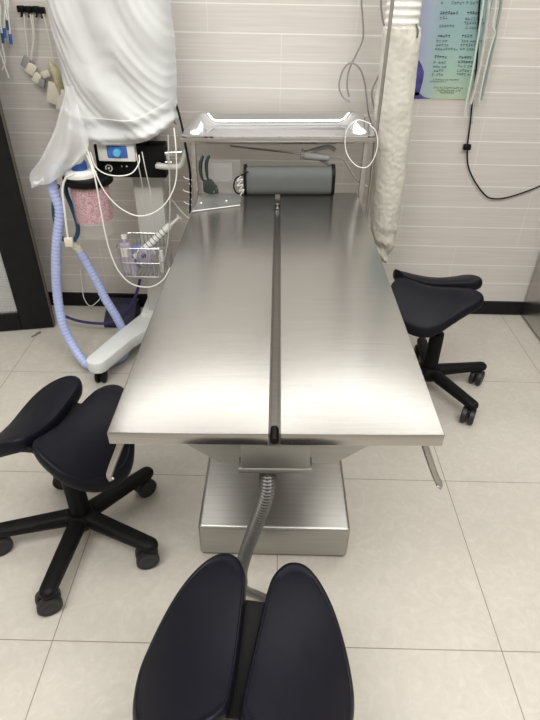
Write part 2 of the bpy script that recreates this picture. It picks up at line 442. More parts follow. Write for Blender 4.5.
def make_stool(label, a0):
    st = thing('saddle_stool', label, 'stool', group='black saddle stools')
    for s in (-1, 1): obj('seat_half', seat_half(s), M_['seat'], st, local=True)
    # plate between and under the halves
    pl = BM(); K = 14; rows = []
    for j in range(K+1):
        y = -.148+.218*j/K
        w = .045
        rows.append([[pl.verts.new((x, y, seat_h(x, y)-dz)) for x in (-w, -w/2, 0, w/2, w)] for dz in (.0285, .046)])
    for A, B in zip(rows, rows[1:]):
        for q in range(4):
            pl.faces.new((A[0][q], A[0][q+1], B[0][q+1], B[0][q])); pl.faces.new((A[1][q+1], A[1][q], B[1][q], B[1][q+1]))
        for q in (0, 4): pl.faces.new((A[0][q], B[0][q], B[1][q], A[1][q]))
    for A in (rows[0], rows[-1]):
        for q in range(4): pl.faces.new((A[0][q], A[0][q+1], A[1][q+1], A[1][q]))
    obj('seat_plate', pl, M_['plastic'], st, local=True)
    mech = BM(); box(mech, (-.045, -.06, .36), (.045, .06, .435), .012, 2)
    box(mech, (-.06, -.05, .42), (.06, .05, .448), .006, 2)
    mc = obj('tilt_mechanism', mech, M_['plastic'], st, local=True)
    lv = BM(); tube(lv, [(-.06, -.02, .395), (-.11, -.05, .395), (-.15, -.075, .385)], .006, 8, 4)
    tube(lv, [(-.135, -.068, .388), (-.155, -.08, .382), (-.175, -.092, .374)], .011, 8, 4, flat=.45)
    obj('height_lever', lv, M_['plastic'], mc, local=True)
    cb = BM(); lathe(cb, [(0, .075), (.030, .075), (.030, .12), (.0285, .27), (.027, .285), (.016, .287), (.016, .38), (0, .38)], 28)
    obj('gas_column', cb, M_['plastic'], st, local=True)
    hb_ = BM(); lathe(hb_, [(0, .062), (.040, .064), (.047, .078), (.045, .108), (.036, .122), (0, .124)], 30)
    obj('base_hub', hb_, M_['plastic'], st, local=True)
    for k in range(5):
        a = a0+k*2*PI/5; R = Matrix.Rotation(a, 4, 'Z')
        lg = BM(); rows = []
        for j in range(17):
            t = min(1, j/12); r = .028+t*.221
            w = .0265-.0035*t; zt = .119-.016*t; zb = .070-.002*t
            if j > 12:
                e = (j-12)/4; r += .023*math.sin(e*PI/2); c_ = max(.12, math.cos(e*PI/2)); w *= c_; zm = (zt+zb)/2; zt = zm+(zt-zm)*c_; zb = zm+(zb-zm)*c_
            ring = []
            for k2 in range(12):
                q = 2*PI*k2/12; c, s_ = math.cos(q), math.sin(q)
                ex = math.copysign(abs(c)**.75, c)*w; ez = math.copysign(abs(s_)**.75, s_)
                ring.append(lg.verts.new(R@Vector((r, ex, (zt+zb)/2+ez*(zt-zb)/2))))
            rows.append(ring)
        for A, B in zip(rows, rows[1:]):
            for q in range(12): lg.faces.new((A[q], A[(q+1) % 12], B[(q+1) % 12], B[q]))
        lg.faces.new(rows[0]); lg.faces.new(rows[-1])
        leg = obj('leg', lg, M_['plastic'], st, local=True)
        # twin-wheel caster, trailing a little
        sw = random.uniform(-.35, .55)
        O = Matrix.Translation(R@Vector((.243, 0, 0))) @ Matrix.Rotation(sw, 4, 'Z')
        cs = BM()
        lathe(cs, [(0, .036), (.008, .036), (.008, .072), (0, .072)], 12, O)
        for sd in (-1, 1):
            W = O @ Matrix.Translation((.010, sd*.0150, .0345)) @ Matrix.Rotation(PI/2, 4, 'X')
            lathe(cs, [(0, -.010), (.014, -.010), (.020, -.0085), (.029, -.011), (.0338, -.008), (.0345, 0), (.0338, .008), (.029, .011), (.020, .0085), (.014, .010), (0, .010)], 28, W)
        box(cs, (-.014, -.0035, .026), (.026, .0035, .066), .002, 1, O)
        obj('caster', cs, M_['wheel'], leg, local=True)
    return st
s1 = make_stool('black saddle stool in front, seen from above at the near end of the steel table', math.radians(90-36))
s2 = dup(s1, (-.578, 1.083, 0), 0, 'black saddle stool at the left of the steel table, its wheeled base in view')
s3 = dup(s1, (.675, 1.887, 0), 0, 'black saddle stool at the right by the tiled wall, partly behind the table edge')
# every stool stands with its own turn of base and of seat
def pose(st, base_deg, seat_deg, slide=(0, 0), tilt=0):
    st.rotation_euler = (0, 0, math.radians(seat_deg))
    turn = math.radians(base_deg-seat_deg)-math.radians(54)
    for c in st.children:
        if c.name.split('.')[0] in ('seat_half', 'seat_plate'): c.matrix_basis = Matrix.Translation((*slide, .49)) @ Matrix.Rotation(math.radians(tilt), 4, 'X') @ Matrix.Translation((0, 0, -.49))
        if c.name.split('.')[0] == 'leg': c.rotation_euler = (0, 0, turn)
s1.location = (-.031, .520, 0)
pose(s1, 54, -7)
pose(s2, -94.5, -16, (.018, .026))
pose(s3, -59.5, -105, (-.012, -.024), 5)

# ------------------------------------------------------------------ tray stand and tray at the head of the table
ts = thing('tray_stand', 'narrow steel stand with two posts at the head of the table holding a tray', 'stand', (0, 2.06, 0))
for x in (-.306, .3245):
    b = BM(); box(b, (x-.009, 2.054, .03), (x+.009, 2.072, .984+(x-.003)*.0206), .002); obj('post', b, M_['steel'], ts)
PRE = tilt_about(.003, .99)
fr = BM(); fz0, fz1 = .9835, .9975
box(fr, (-.345, 2.030, fz0), (.352, 2.054, fz1), .002); box(fr, (-.345, 2.45, fz0), (.352, 2.474, fz1), .002)
box(fr, (-.345, 2.054, fz0), (-.321, 2.45, fz1), .002); box(fr, (.328, 2.054, fz0), (.352, 2.45, fz1), .002)
obj('tray_frame', fr, M_['steel'], ts)
PRE = None
for x in (-.306, .3245):
    b = BM(); box(b, (x-.015, 2.02, .006), (x+.015, 2.40, .03), .003); obj('foot', b, M_['steel'], ts)
b = BM(); box(b, (-.297, 2.057, .12), (.3155, 2.069, .135), .002); obj('cross_bar', b, M_['steel'], ts)
tr = BM()
def rrect(x0, x1, y0, y1, r, n=6):
    o = []
    for cx, cy, a in ((x1-r, y1-r, 0), (x0+r, y1-r, 90), (x0+r, y0+r, 180), (x1-r, y0+r, 270)):
        for k in range(n+1):
            q = math.radians(a+90*k/n); o.append((cx+r*math.cos(q), cy+r*math.sin(q)))
    return o
secs = [((-.318, .325, 2.057, 2.447, .03), .9985), ((-.345, .352, 2.030, 2.474, .035), .9990), ((-.347, .354, 2.028, 2.476, .036), 1.004), ((-.340, .347, 2.035, 2.469, .036), 1.0055), ((-.318, .325, 2.057, 2.447, .035), 1.004), ((-.306, .313, 2.069, 2.435, .045), .985), ((-.292, .299, 2.083, 2.421, .05), .966), ((-.278, .285, 2.097, 2.407, .05), .962)]
secs_o = [((-.280, .287, 2.095, 2.409, .05), .9605), ((-.2935, .3005, 2.0815, 2.4225, .05), .9645), ((-.3075, .3145, 2.0675, 2.4365, .045), .9835)]
allr = secs+secs_o
rings = []
for s, zz in allr: rings.append([tr.verts.new((x, y, zz)) for x, y in rrect(*s)])
K = len(rings[0])
def brg(A, B):
    for k in range(K): tr.faces.new((A[k], A[(k+1) % K], B[(k+1) % K], B[k]))
for A, B in zip(rings[:7], rings[1:8]): brg(A, B)
tr.faces.new(rings[7]); tr.faces.new(rings[8]); brg(rings[8], rings[9]); brg(rings[9], rings[10]); brg(rings[10], rings[0])
PRE = tilt_about(.003, .99)
obj('steel_tray', tr, M_['polished'], label='shiny shallow stainless steel tray lying on the stand behind the table', cat='tray')

PRE = TABLE_TILT
# grey rounded box with black ends lying at the head of the table
gb = thing('grey_instrument_box', 'grey rounded box with black end panels at the head of the steel table', 'box', (.05, 2.0, TZ+.0005))
def rbox_profile(y0, y1, z0, z1, r):
    return [(x, y) for x, y in rrect(y0, y1, z0, z1, r)]
YZ = lambda x: Matrix(((0, 0, 1, x), (1, 0, 0, 0), (0, 1, 0, 0), (0, 0, 0, 1)))
bx = BM(); prism(bx, rbox_profile(1.993, 2.075, TZ+.0005, TZ+.100, .036), -.108, .206, M=YZ(0)); obj('body', bx, M_['grey'], gb)
for x0, x1 in ((-.118, -.107), (.205, .217)):
    b = BM(); prism(b, rbox_profile(1.990, 2.078, TZ+.0005, TZ+.105, .034), x0, x1, M=YZ(0)); obj('end_panel', b, M_['plastic'], gb)
zg = BM(); tube(zg, path(1.985, (249, 171), (243, 174), (236, 178), (234, 186), (237, 192), (245, 195)), .003, 6, 5)
obj('carry_strap', zg, M_['plastic'], gb)
PRE = None
zc = BM(); tube(zc, path(1.975, (241, 176), (237, 181), (243, 179), (237, 186), (243, 184.5), (239, 191), (244, 189.5), (240, 195.5)), .0015, 6, 4)
obj('coiled_cord', zc, M_['cable'], label='white zigzag cord against the left end of the grey box', cat='cord')

# clear holder with black clamp
PRE = TABLE_TILT
hd = thing('clear_plastic_holder', 'clear plastic holder standing on the far left corner of the table', 'holder', (-.2, 1.94, TZ+.0005))
b = BM(); prism(b, [(-.2905, 1.833), (-.127, 1.897), (-.127, 2.035), (-.282, 2.035)], TZ+.0005, TZ+.004); obj('base_sheet', b, M_['clear'], hd, smooth=False)
b = BM(); box(b, (-.278, 2.030, TZ+.004), (-.130, 2.033, TZ+.125)); box(b, (-.262, 2.010, TZ+.055), (-.160, 2.013, TZ+.118)); box(b, (-.262, 2.013, TZ+.055), (-.259, 2.030, TZ+.118)); box(b, (-.163, 2.013, TZ+.055), (-.160, 2.030, TZ+.118)); obj('pocket', b, M_['clear'], hd, smooth=False)
b = BM(); tube(b, [(-.2905, 1.833, TZ+.0028), (-.127, 1.897, TZ+.0028)], .0016, 6, 0); obj('front_edge', b, M_['white'], hd)
for px, py in ((201, 202), (226.5, 200.5)):
    p = at(px, py, 1.9); d = p-Vector((0, 0, CAMH)); d *= (TZ+.004-CAMH)/d.z; p = Vector((0, 0, CAMH))+d
    b = BM(); lathe(b, [(0, 0), (.0055, 0), (.0055, .003), (.003, .005), (0, .005)], 16, Matrix.Translation(p)); obj('screw', b, M_['wire'], hd)
PRE = None
ck = thing('clamp', 'black clamp with two upright handles in the clear holder on the table', 'clamp', tuple(at(212, 193, 1.985)))
for ps in (((203, 156), (200.5, 165), (202, 178), (208, 186)), ((209, 156), (206.5, 163), (207, 174), (209, 184))):
    b = BM(); tube(b, path(1.985, *ps), .0095, 10, 5, rf=lambda t, i: .7+.5*math.sin(PI*min(1, t*1.2+.1)), flat=.6); obj('handle', b, M_['greenblack'], ck)
b = BM(); prism(b, [(p.x, p.z) for p in path(1.985, (203, 181), (211, 179), (217, 186), (219, 193), (211, 194.5), (203.5, 191.5))], -.006, .006, .002, face_y(1.985)); obj('jaw', b, M_['greenblack'], ck)

# long thin instrument hanging under the tray
sc = thing('endoscopic_instrument', 'long thin instrument with a grey handle hanging under the steel tray', 'instrument', tuple(at(315, 160, 2.1)))
b = BM(); tube(b, [at(230, 146, 2.11), at(303, 154, 2.1)], .0035, 8, 0); obj('shaft', b, M_['dark_steel'], sc)
b = BM(); tube(b, path(2.1, (301, 154), (306, 155), (312, 156), (320, 157), (329, 158)), .019, 12, 5, rf=lambda t, i: 1.05 if t < .1 else (.75 if t < .16 else 1.0-.35*t)); hn = obj('handle', b, M_['midgrey'], sc)
b = BM(); tube(b, path(2.1, (309, 152), (318, 149), (329, 147), (335, 150)), .013, 10, 5, flat=.6); obj('trigger', b, M_['midgrey'], hn)
b = BM(); tube(b, path(2.1, (320, 160), (328, 164), (334, 166)), .005, 8, 5); obj('finger_ring', b, M_['darkgrey'], hn)
b = BM(); tube(b, path(2.1, (328, 157), (340, 158), (346, 163), (352, 173), (357, 180), (367, 187, 2.085)), .004, 8, 6); obj('cable', b, M_['greycable'], sc)
ring = BM(); tube(ring, path(2.02, (371, 124, 2.03), (358, 120), (348, 128), (345, 142), (348, 156), (357, 166), (367, 167), (374, 158), (377.5, 145), (376, 132), (370, 125)), .0019, 8, 6)
obj('cable_loop', ring, M_['cable'], label='thin white cable looped over the right corner of the tray stand', cat='cable')

# ------------------------------------------------------------------ anaesthesia machine under its white drape
am = thing('anaesthesia_machine', 'white anaesthesia machine on wheels at the left, its top covered by white cloth', 'medical machine', (-.545, 2.3, 0))
b = BM(); box(b, (-.603, 2.275, .125), (-.478, 2.345, 1.02), .008, 2); obj('column', b, M_['column'], am)
b = BM(); box(b, (-.72, 2.17, 1.02), (-.45, 2.38, 1.44), .01, 2); obj('monitor_housing', b, M_['machine'], am)
def leg_strip(pts, ws, z0, z1):
    bm = BM(); L_, R_ = [], []
    for i, p in enumerate(pts):
        p = Vector(p); a = Vector(pts[max(0, i-1)]); c = Vector(pts[min(len(pts)-1, i+1)])
        t = (c-a).normalized(); n = Vector((-t.y, t.x)); L_.append(p+n*ws[i]); R_.append(p-n*ws[i])
    e = Vector(pts[-1]); t = (e-Vector(pts[-2])).normalized(); n = Vector((-t.y, t.x)); w = ws[-1]
    end = [e+n*w*math.cos(q)+t*w*.8*math.sin(q) for q in (PI*.2, PI*.4, PI*.6, PI*.8)]
    ol = [tuple(v) for v in L_]+[tuple(v) for v in end]+[tuple(v) for v in R_[::-1]]
    return prism(bm, ol, z0, z1, .006)
def mleg(pts, ws):
    l_ = obj('leg', leg_strip(pts, ws, .072, .125), M_['machine'], am)
    e = Vector(pts[-1]); O = Matrix.Translation((e.x+.005, e.y+.01, 0))
    cs = BM(); box(cs, (-.018, -.018, .045), (.018, .018, .0725), .004, 1, O)
    for sd in (-1, 1): lathe(cs, [(0, -.009), (.02, -.009), (.029, -.006), (.030, 0), (.029, .006), (.02, .009), (0, .009)], 24, O @ Matrix.Translation((sd*.014, 0, .030)) @ Matrix.Rotation(PI/2, 4, 'Y'))
    box(cs, (-.003, -.02, .02), (.003, .02, .05), 0, 1, O)
    obj('caster', cs, M_['plastic'], l_)
mleg([(-.545, 2.31), (-.60, 2.21), (-.675, 2.07), (-.752, 1.875)], [.075, .062, .048, .044])
mleg([(-.535, 2.31), (-.48, 2.21), (-.44, 2.07), (-.40, 1.92)], [.075, .062, .048, .044])
b = BM(); box(b, (-.64, 2.24, .09), (-.44, 2.42, .14), .012, 2); obj('base_plate', b, M_['machine'], am)
b = BM(); box(b, (-.715, 2.19, .800), (-.44, 2.275, .925), .006, 2)
mf = obj('manifold', b, M_['plastic'], am)
O = at(109, 168, 2.188); O = face_y(2.188) @ Matrix.Translation((O.x, O.z, 0))
b = BM(); lathe(b, [(.0105, 0), (.0145, 0), (.0145, .003), (.0105, .003), (.0105, 0)], 24, O); lathe(b, [(0, 0), (.004, 0), (.004, .004), (0, .004)], 12, O)
obj('gauge_ring', b, M_['white'], mf)
for px in (122, 127):
    O = at(px, 166, 2.188); b = BM(); lathe(b, [(0, 0), (.004, 0), (.0035, .005), (0, .005)], 12, face_y(2.188) @ Matrix.Translation((O.x, O.z, 0))); obj('connector', b, M_['wire'], mf)
b = BM(); box(b, (-.690, 2.150, .872), (-.545, 2.188, .955), .006, 2); cp = obj('control_panel', b, M_['white'], am)
b = BM(); box(b, (-.652, 2.147, .886), (-.574, 2.1515, .932), .003, 1); obj('display', b, M_['display'], cp)
O = face_y(2.147) @ Matrix.Translation((-.612, .907, 0)); b = BM(); lathe(b, [(0, 0), (.016, 0), (.014, .012), (.006, .014), (0, .012)], 20, O); obj('dial', b, M_['dial'], cp)
b = BM(); tube(b, path(2.16, (159, 166), (170, 167), (180, 166), (184, 158), (186, 150)), .0115, 10, 5, flat=1.0)
box(b, (-.475, 2.16, .845), (-.455, 2.30, .862), .003, 1); obj('side_handle', b, M_['column'], am)
b = BM(); tube(b, [at(165, 153, 2.2), at(182, 152, 2.2)], .006, 8, 0); tube(b, [at(167, 154, 2.2), at(168, 163, 2.2)], .005, 8, 0); tube(b, [at(172, 162, 2.2), at(160, 162, 2.2)], .005, 8, 0); box(b, (-.45, 2.2, .885), (-.40, 2.29, .895)); obj('side_rail', b, M_['wire'], am)
# absorber canister
cx, cyy = -.728, 2.105
T = Matrix.Translation((cx, cyy, 0))
b = BM(); lathe(b, [(.074, .66), (.076, .655), (.076, .808), (.074, .808), (.074, .66)], 40, T); lathe(b, [(0, .6), (.066, .6), (.066, .655), (.074, .66), (0, .66)], 40, T)
cn = obj('absorber_canister', b, mat('clear_canister', (.75, .72, .70), .15, alpha=.13), am)
b = BM(); lathe(b, [(0, .662), (.072, .662), (.072, .798), (0, .798)], 40, T); obj('pink_granules', b, M_['granules'], cn)
b = BM(); lathe(b, [(0, .803), (.088, .803), (.094, .809), (.094, .828), (.088, .834), (0, .834)], 40, T); box(b, (cx-.01, cyy, .806), (cx+.06, 2.20, .832), .003); obj('canister_lid', b, M_['plastic'], cn)
b = BM(); lathe(b, [(0, .834), (.062, .834), (.060, .846), (.050, .855), (.036, .857), (0, .857)], 36, Matrix.Translation((cx-.022, cyy-.012, 0))); obj('white_cap', b, M_['white'], cn)
b = BM(); lathe(b, [(0, .857), (.030, .857), (.029, .882), (.022, .890), (0, .890)], 24, Matrix.Translation((cx-.022, cyy-.012, 0))); obj('knob', b, M_['blue'], cn)
# wire basket on the front of the column
wb = BM(); x0, x1, y0, y1, z0, z1 = -.665, -.465, 2.10, 2.27, .40, .535
def loop(zz, g=0): tube(wb, [(x, y, zz) for x, y in rrect(x0+g, x1-g, y0+g, y1-g, .03)]+[(x1-g, y1-.03-g, zz)], .0022, 6, 0)
loop(z1); loop((z0+z1)/2, .004); loop(z0, .012)
for k in range(11):
    x = x0+.015+(x1-x0-.03)*k/10
    tube(wb, [(x, y0, z1), (x+.0, y0+.012, z0), (x, y1-.012, z0), (x, y1, z1)], .0014, 5, 0)
for k in range(7):
    y = y0+.02+(y1-y0-.04)*k/6
    for x, d in ((x0, .012), (x1, -.012)): tube(wb, [(x, y, z1), (x+d, y, z0)], .0014, 5, 0)
obj('wire_basket', wb, M_['wire'], am)
bt = thing('small_bottle', 'small clear bottle with a white label at the left of the wire basket', 'bottle', (-.634, 2.145, .403))
b = BM(); box(b, (-.658, 2.125, .403), (-.610, 2.165, .545), .012, 3); lathe(b, [(0, .54), (.011, .54), (.011, .56), (0, .56)], 16, Matrix.Translation((-.634, 2.145, 0))); obj('body', b, M_['clearbasket'], bt)
b = BM(); box(b, (-.648, 2.1235, .485), (-.620, 2.1255, .522)); obj('paper_label', b, M_['white'], bt, smooth=False)
b = BM(); lathe(b, [(0, .5605), (.012, .5605), (.012, .575), (0, .577)], 16, Matrix.Translation((-.634, 2.145, 0))); obj('cap', b, M_['white'], bt)
sy = thing('syringe', 'white syringe with black marks sloping up out of the wire basket', 'syringe', (-.55, 2.17, .42))
sa, sb = Vector((-.60, 2.155, .47)), Vector((-.445, 2.20, .60))
b = BM(); tube(b, [sa, sb], .016, 14, 0); brl = obj('barrel', b, M_['white'], sy)
b = BM(); dd = (sb-sa).normalized()
for k in range(9):
    p = sa+(sb-sa)*(.1+.09*k); tube(b, [p, p+dd*.0035], .0164, 14, 0)
obj('scale_marks', b, M_['darkgrey'], brl)
b = BM(); tube(b, [sb, sb+dd*.05], .006, 8, 0); tube(b, [sb+dd*.05, sb+dd*.055], .016, 12, 0); obj('plunger', b, M_['white'], sy)
mk = thing('breathing_mask', 'round clear breathing mask lying in the front of the wire basket', 'mask', (-.555, 2.135, .405))
O = Matrix.Translation((-.555, 2.15, .478)) @ Matrix.Rotation(math.radians(62), 4, 'X')
b = BM(); lathe(b, [(.010, .030), (.012, .028), (.030, .018), (.040, 0), (.041, -.006), (.039, -.006), (.038, 0), (.028, .015), (.010, .026), (.010, .030)], 28, O); obj('cone', b, M_['clearbasket'], mk)
b = BM(); lathe(b, [(.036, -.002), (.044, -.006), (.045, -.013), (.037, -.014), (.036, -.002)], 28, O); obj('cushion', b, mat('mauve_cushion', (.52, .46, .50), .4, var=.1), mk)
for (x, y, lab, mt, h) in ((-.605, 2.125, 'clear plastic vial beside the small bottle in the wire basket', M_['clearbasket'], .075), (-.515, 2.135, 'grey capped vial at the right in the wire basket', M_['midgrey'], .09), (-.488, 2.16, 'white capped vial in the right corner of the wire basket', M_['white'], .10)):
    b = BM(); lathe(b, [(0, .403), (.012, .403), (.013, .406), (.013, .403+h*.75), (.009, .403+h*.82), (.009, .403+h), (0, .403+h)], 18, Matrix.Translation((x, y, 0))); obj('vial', b, mt, label=lab, cat='vial', group='vials in the wire basket')
b = BM(); box(b, (-.625, 2.195, .402), (-.545, 2.225, .50), .004); obj('blue_packet', b, mat('blue_white_packet', (.22, .26, .48), .5, var=.5, vscale=35), label='blue and white packet at the back of the wire basket', cat='packet')

# white drape over the machine
def drape():
    bm = BM(); NU, NV = 260, 220; rows = []
    cx, cy, hw, hd = -.598, 2.275, .212, .165
    ztop = 1.50
    for j in range(NV+1):
        v = j/NV; row = []
        for i in range(NU):
            q = 2*PI*i/NU; c, s = math.cos(q), math.sin(q)
            ex = math.copysign(abs(c)**.55, c); ey = math.copysign(abs(s)**.55, s)
            x = cx+(hw-.012*v)*ex; y = cy+hd*ey
            u = (x-(cx-hw))/(2*hw)
            hem = .962-.020*math.sin(PI*min(1, u*1.1))+.05*(max(0, u-.65)/.35)**1.5*(1 if s < 0 else .5)+.02*max(0, .25-u)/.25
            z = ztop+(hem-ztop)*v
            # swags: long arcs hanging from the upper left corner and drawn up at the right
            d = math.hypot((x+.30)*1.05, (z-1.52)*.80)
            wob = noise.noise(Vector((x*3.2, y*3.2, z*2.6)))
            w2 = noise.noise(Vector((x*2.5+7, y*2.5, z*2.2+5)))
            side = 1-.6*max(0, (u-.72)/.28)
            f = 0
            for lam, am_, o_ in ((.21, .018, 0), (.125, .012, 3.1), (.055, .003, 6.7)):
                ph = 2*PI*(d+.02*wob+.012*w2)/lam+o_
                k = max(0, min(1, .55+1.5*noise.noise(Vector((x*6+o_*5, y*4, z*6+o_)))))
                sn = math.sin(ph); f += am_*k*(1-2*abs(sn)**1.4 if lam < .1 else sn)
            f *= side*(.65+.35*v)
            f += .012*noise.noise(Vector((x*5, y*5, z*4+3)))*side
            if v > .84: f += .006*math.sin(PI*((v-.84)/.06+.5*math.sin(2.3*u+.5)+.4*wob))*side
            f += .008*math.exp(-((v-.96)/.03)**2)
            nx, ny = ex*abs(c)**.5, ey*abs(s)**.5; L = math.hypot(nx, ny) or 1
            row.append(bm.verts.new((x+nx/L*f, y+ny/L*f, z)))
        rows.append(row)
    for A, B in zip(rows, rows[1:]):
        for i in range(NU): bm.faces.new((A[i], A[(i+1) % NU], B[(i+1) % NU], B[i]))
    bm.faces.new(rows[0])
    inner = [bm.verts.new((cx+(w.co.x-cx)*.93, cy+(w.co.y-cy)*.93, w.co.z+.012)) for w in rows[-1]]
    for i in range(NU): bm.faces.new((rows[-1][i], rows[-1][(i+1) % NU], inner[(i+1) % NU], inner[i]))
    return bm
obj('cloth_drape', drape(), M_['cloth'], label='large white cloth draped in folds over the machine at the left', cat='cloth')
def film():
    bm = BM(); NU, NV = 26, 40; rows = []
    Lp = smooth_path(path(2.05, (70, 84), (64, 105), (57, 130), (45, 155), (33, 172), (34, 186)), 8)
    Rp = smooth_path(path(2.06, (76, 84), (80, 105), (86, 122), (91, 138), (90, 148), (86, 153)), 8)
    for j in range(NV+1):
        t = j/NV; a = Lp[int(t*(len(Lp)-1))]; b = Rp[int(t*(len(Rp)-1))]; row = []
        for i in range(NU+1):
            u = i/NU; p = a.lerp(b, u)
            p.y += -.012*math.sin(u*11+3*t)*(.3+t)-.02*math.sin(PI*u)+.012*noise.noise(p*14)-.028
            p.z -= .02*math.sin(PI*u)*t
            row.append(bm.verts.new(p))
        rows.append(row)
    for A, B in zip(rows, rows[1:]):
        for i in range(NU): bm.faces.new((A[i], A[i+1], B[i+1], B[i]))
    r = bmesh.ops.solidify(bm, geom=bm.faces[:], thickness=.0012)
    return bm
flm = obj('plastic_film', film(), M_['film'], label='thin translucent white cover sheet trailing from the left of the draped machine', cat='cover')

b = BM(); tube(b, path(2.035, (34, 184), (41, 182), (50, 176), (60, 170), (70, 166), (80, 160), (87, 153)), .0085, 8, 6, rf=lambda t, i: 1+.25*math.sin(i*.9))
obj('rolled_hem', b, M_['cloth'], flm)

# blue breathing hose
hz = path(2.05, (70, 171, 2.10), (60, 168, 2.07), (51, 176), (55, 195), (60, 212), (57, 240), (56, 270), (58, 300), (63, 325, 2.03), (72, 344, 2.01))
hz += [Vector((-.83, 1.965, .030)), Vector((-.76, 1.985, .022)), Vector((-.69, 2.06, .022)), Vector((-.70, 2.15, .06))]+path(2.15, (117, 318, 2.15), (106, 300, 2.15), (96, 280, 2.15), (86, 262, 2.15), (79, 250, 2.15))
sp = resample(smooth_path(hz, 14), .004)
bh = thing('breathing_hose', 'pale blue corrugated breathing hose hanging to the floor beside the machine', 'hose', tuple(Vector((-.83, 1.98, 0))))
b = BM(); tube(b, sp, .0195, 14, 0, rf=lambda t, i: 1+.055*math.sin(i*2*PI/4)); obj('corrugated_tube', b, M_['bluehose'], bh)
b = BM(); p0, p1 = at(80, 251, 2.15), at(72, 241, 2.13); tube(b, [p0, p0.lerp(p1, .5)], .019, 12, 0); tube(b, [p0.lerp(p1, .5), p1], .015, 12, 0); obj('connector', b, M_['cream'], bh)
b = BM(); tube(b, path(2.12, (58, 185), (54, 200), (55, 220), (62, 238), (74, 240), (78, 228), (73, 210), (67, 195), (65, 185)), .009, 10, 6); obj('teal_tube', b, M_['teal'], label='dark teal tube looping behind the pale blue hose', cat='tube')

def cable(name, lab, pts, r, m, y=2.0, cat='cable', n=8):
    b = BM(); tube(b, path(y, *pts), r, n, 7); return obj(name, b, m, label=lab, cat=cat)
sl_ = thing('sampling_line', 'short white line with a square cream connector hanging before the blue hose', 'cable', tuple(at(64, 200, 2.02)))
b = BM(); tube(b, path(2.0, (74, 174), (66, 178), (62.5, 190), (64.5, 210), (66.5, 228), (68, 238)), .0042, 8, 6); obj('wire', b, M_['cable'], sl_)
b = BM(); p = at(69, 242, 2.0); box(b, p-Vector((.016, .01, .018)), p+Vector((.016, .01, .018)), .004, 2); obj('connector', b, M_['cream'], sl_)
cable('white_cable', 'long white cable curving down past the canister to under the basket', [(80, 135, 2.06), (87, 155, 2.03), (95, 178, 1.98), (101, 212, 1.98), (108, 245, 1.98), (118, 270, 1.98), (132, 284, 1.98), (150, 287, 2.0), (163, 280, 2.02), (170, 268, 2.06)], .0029, M_['cable'])
cable('white_cable', 'white cable in a wide swag across the front of the grey column', [(82, 135, 2.06), (88, 152, 2.03), (95, 172, 1.99), (105, 192, 1.99), (120, 208, 2.0), (138, 216, 2.0), (155, 212, 2.02), (168, 200, 2.03), (176, 180, 2.05), (176, 150, 2.06), (174, 128, 2.08)], .0026, M_['cable'])
cable('white_cable', 'short white cable sagging over the black control unit', [(90, 152, 2.05), (96, 167, 2.03), (106, 174, 2.03), (120, 176, 2.03), (132, 173, 2.04), (139, 163, 2.06), (139, 155, 2.08)], .0023, M_['cable'])
cable('white_cable', 'straight white lead hanging before the column, right one of a pair', [(142, 152, 2.08), (146, 172, 2.09), (151, 195, 2.13), (154, 225, 2.2), (156, 232, 2.22)], .0019, M_['cable'])
cable('white_cable', 'straight white lead hanging before the column, left one of a pair', [(136, 153, 2.08), (139, 168, 2.09), (143, 190, 2.15), (146, 215, 2.22)], .0018, M_['cable'])
cable('grey_cable', 'thin grey lead dropping straight past the right side of the column', [(168, 135, 2.13), (169.5, 175, 2.13), (170, 210, 2.13), (168, 240, 2.13), (164, 262, 2.13)], .0026, M_['column'])
cable('grey_cable', 'thin pale tube sloping from the machine to the table corner', [(172, 200, 2.2), (180, 210, 2.1), (186, 216, 2.0), (189, 218, 1.9)], .0022, M_['column'])
kb = thing('black_cable', 'black cable with white clips hanging between the drape and the tray stand', 'cable', tuple(at(188, 170, 2.1)))
b = BM(); tube(b, path(2.1, (169, 75, 2.36), (175, 100, 2.34), (181, 122, 2.25), (186, 148), (190, 172), (190.5, 195), (190, 213)), .0045, 8, 7); obj('wire', b, M_['plastic'], kb)
for px, py in ((185, 178), (190, 184.5), (184.5, 191), (190.5, 198), (185.5, 203), (190, 211)):
    b = BM(); p = at(px, py, 2.098); q2 = at(190.2, py+2, 2.098); tube(b, [p+Vector((-.004, 0, .006)), p, q2+Vector((.006, 0, 0))], .0018, 6, 3); obj('cable_clip', b, M_['white'], kb)
# floor items behind
b = BM(); prism(b, [(2.33, 0.0005), (2.50, .0005), (2.50, .085), (2.44, .085), (2.34, .03)], -.86, -.705, .006, YZ(0)); obj('foot_pedal', b, M_['navy'], label='dark navy foot pedal on the floor behind the machine', cat='pedal')
cable('floor_cable', 'dark purple cable lying on the floor behind the blue hose', [(60, 314, 2.30), (75, 320, 2.30), (92, 323, 2.28), (108, 323, 2.28), (122, 317, 2.30), (131, 305, 2.30), (137, 292, 2.25), (140, 280, 2.22)], .007, M_['purple'])
cable('floor_wire', 'thin white wire hanging down in front of the black baseboard', [(80, 268, 2.53), (82, 285, 2.53), (84, 298, 2.51), (90, 306, 2.50), (97, 302, 2.51), (103, 295, 2.52)], .0022, M_['cable'])
p = Vector((0, 0, CAMH))+(at(38, 334, 2)-Vector((0, 0, CAMH)))*((.004-CAMH)/(at(38, 334, 2).z-CAMH))
b = BM(); tube(b, [p+Vector((-.012, -.006, 0)), p+Vector((0, .004, .003)), p+Vector((.008, .016, .001))], .004, 6, 4); tube(b, [p+Vector((-.022, -.028, 0)), p+Vector((-.008, -.004, 0))], .003, 6, 3)
obj('debris', b, M_['darkgrey'], label='dark scrap of debris on the floor below the black door', cat='debris', kind='thing')

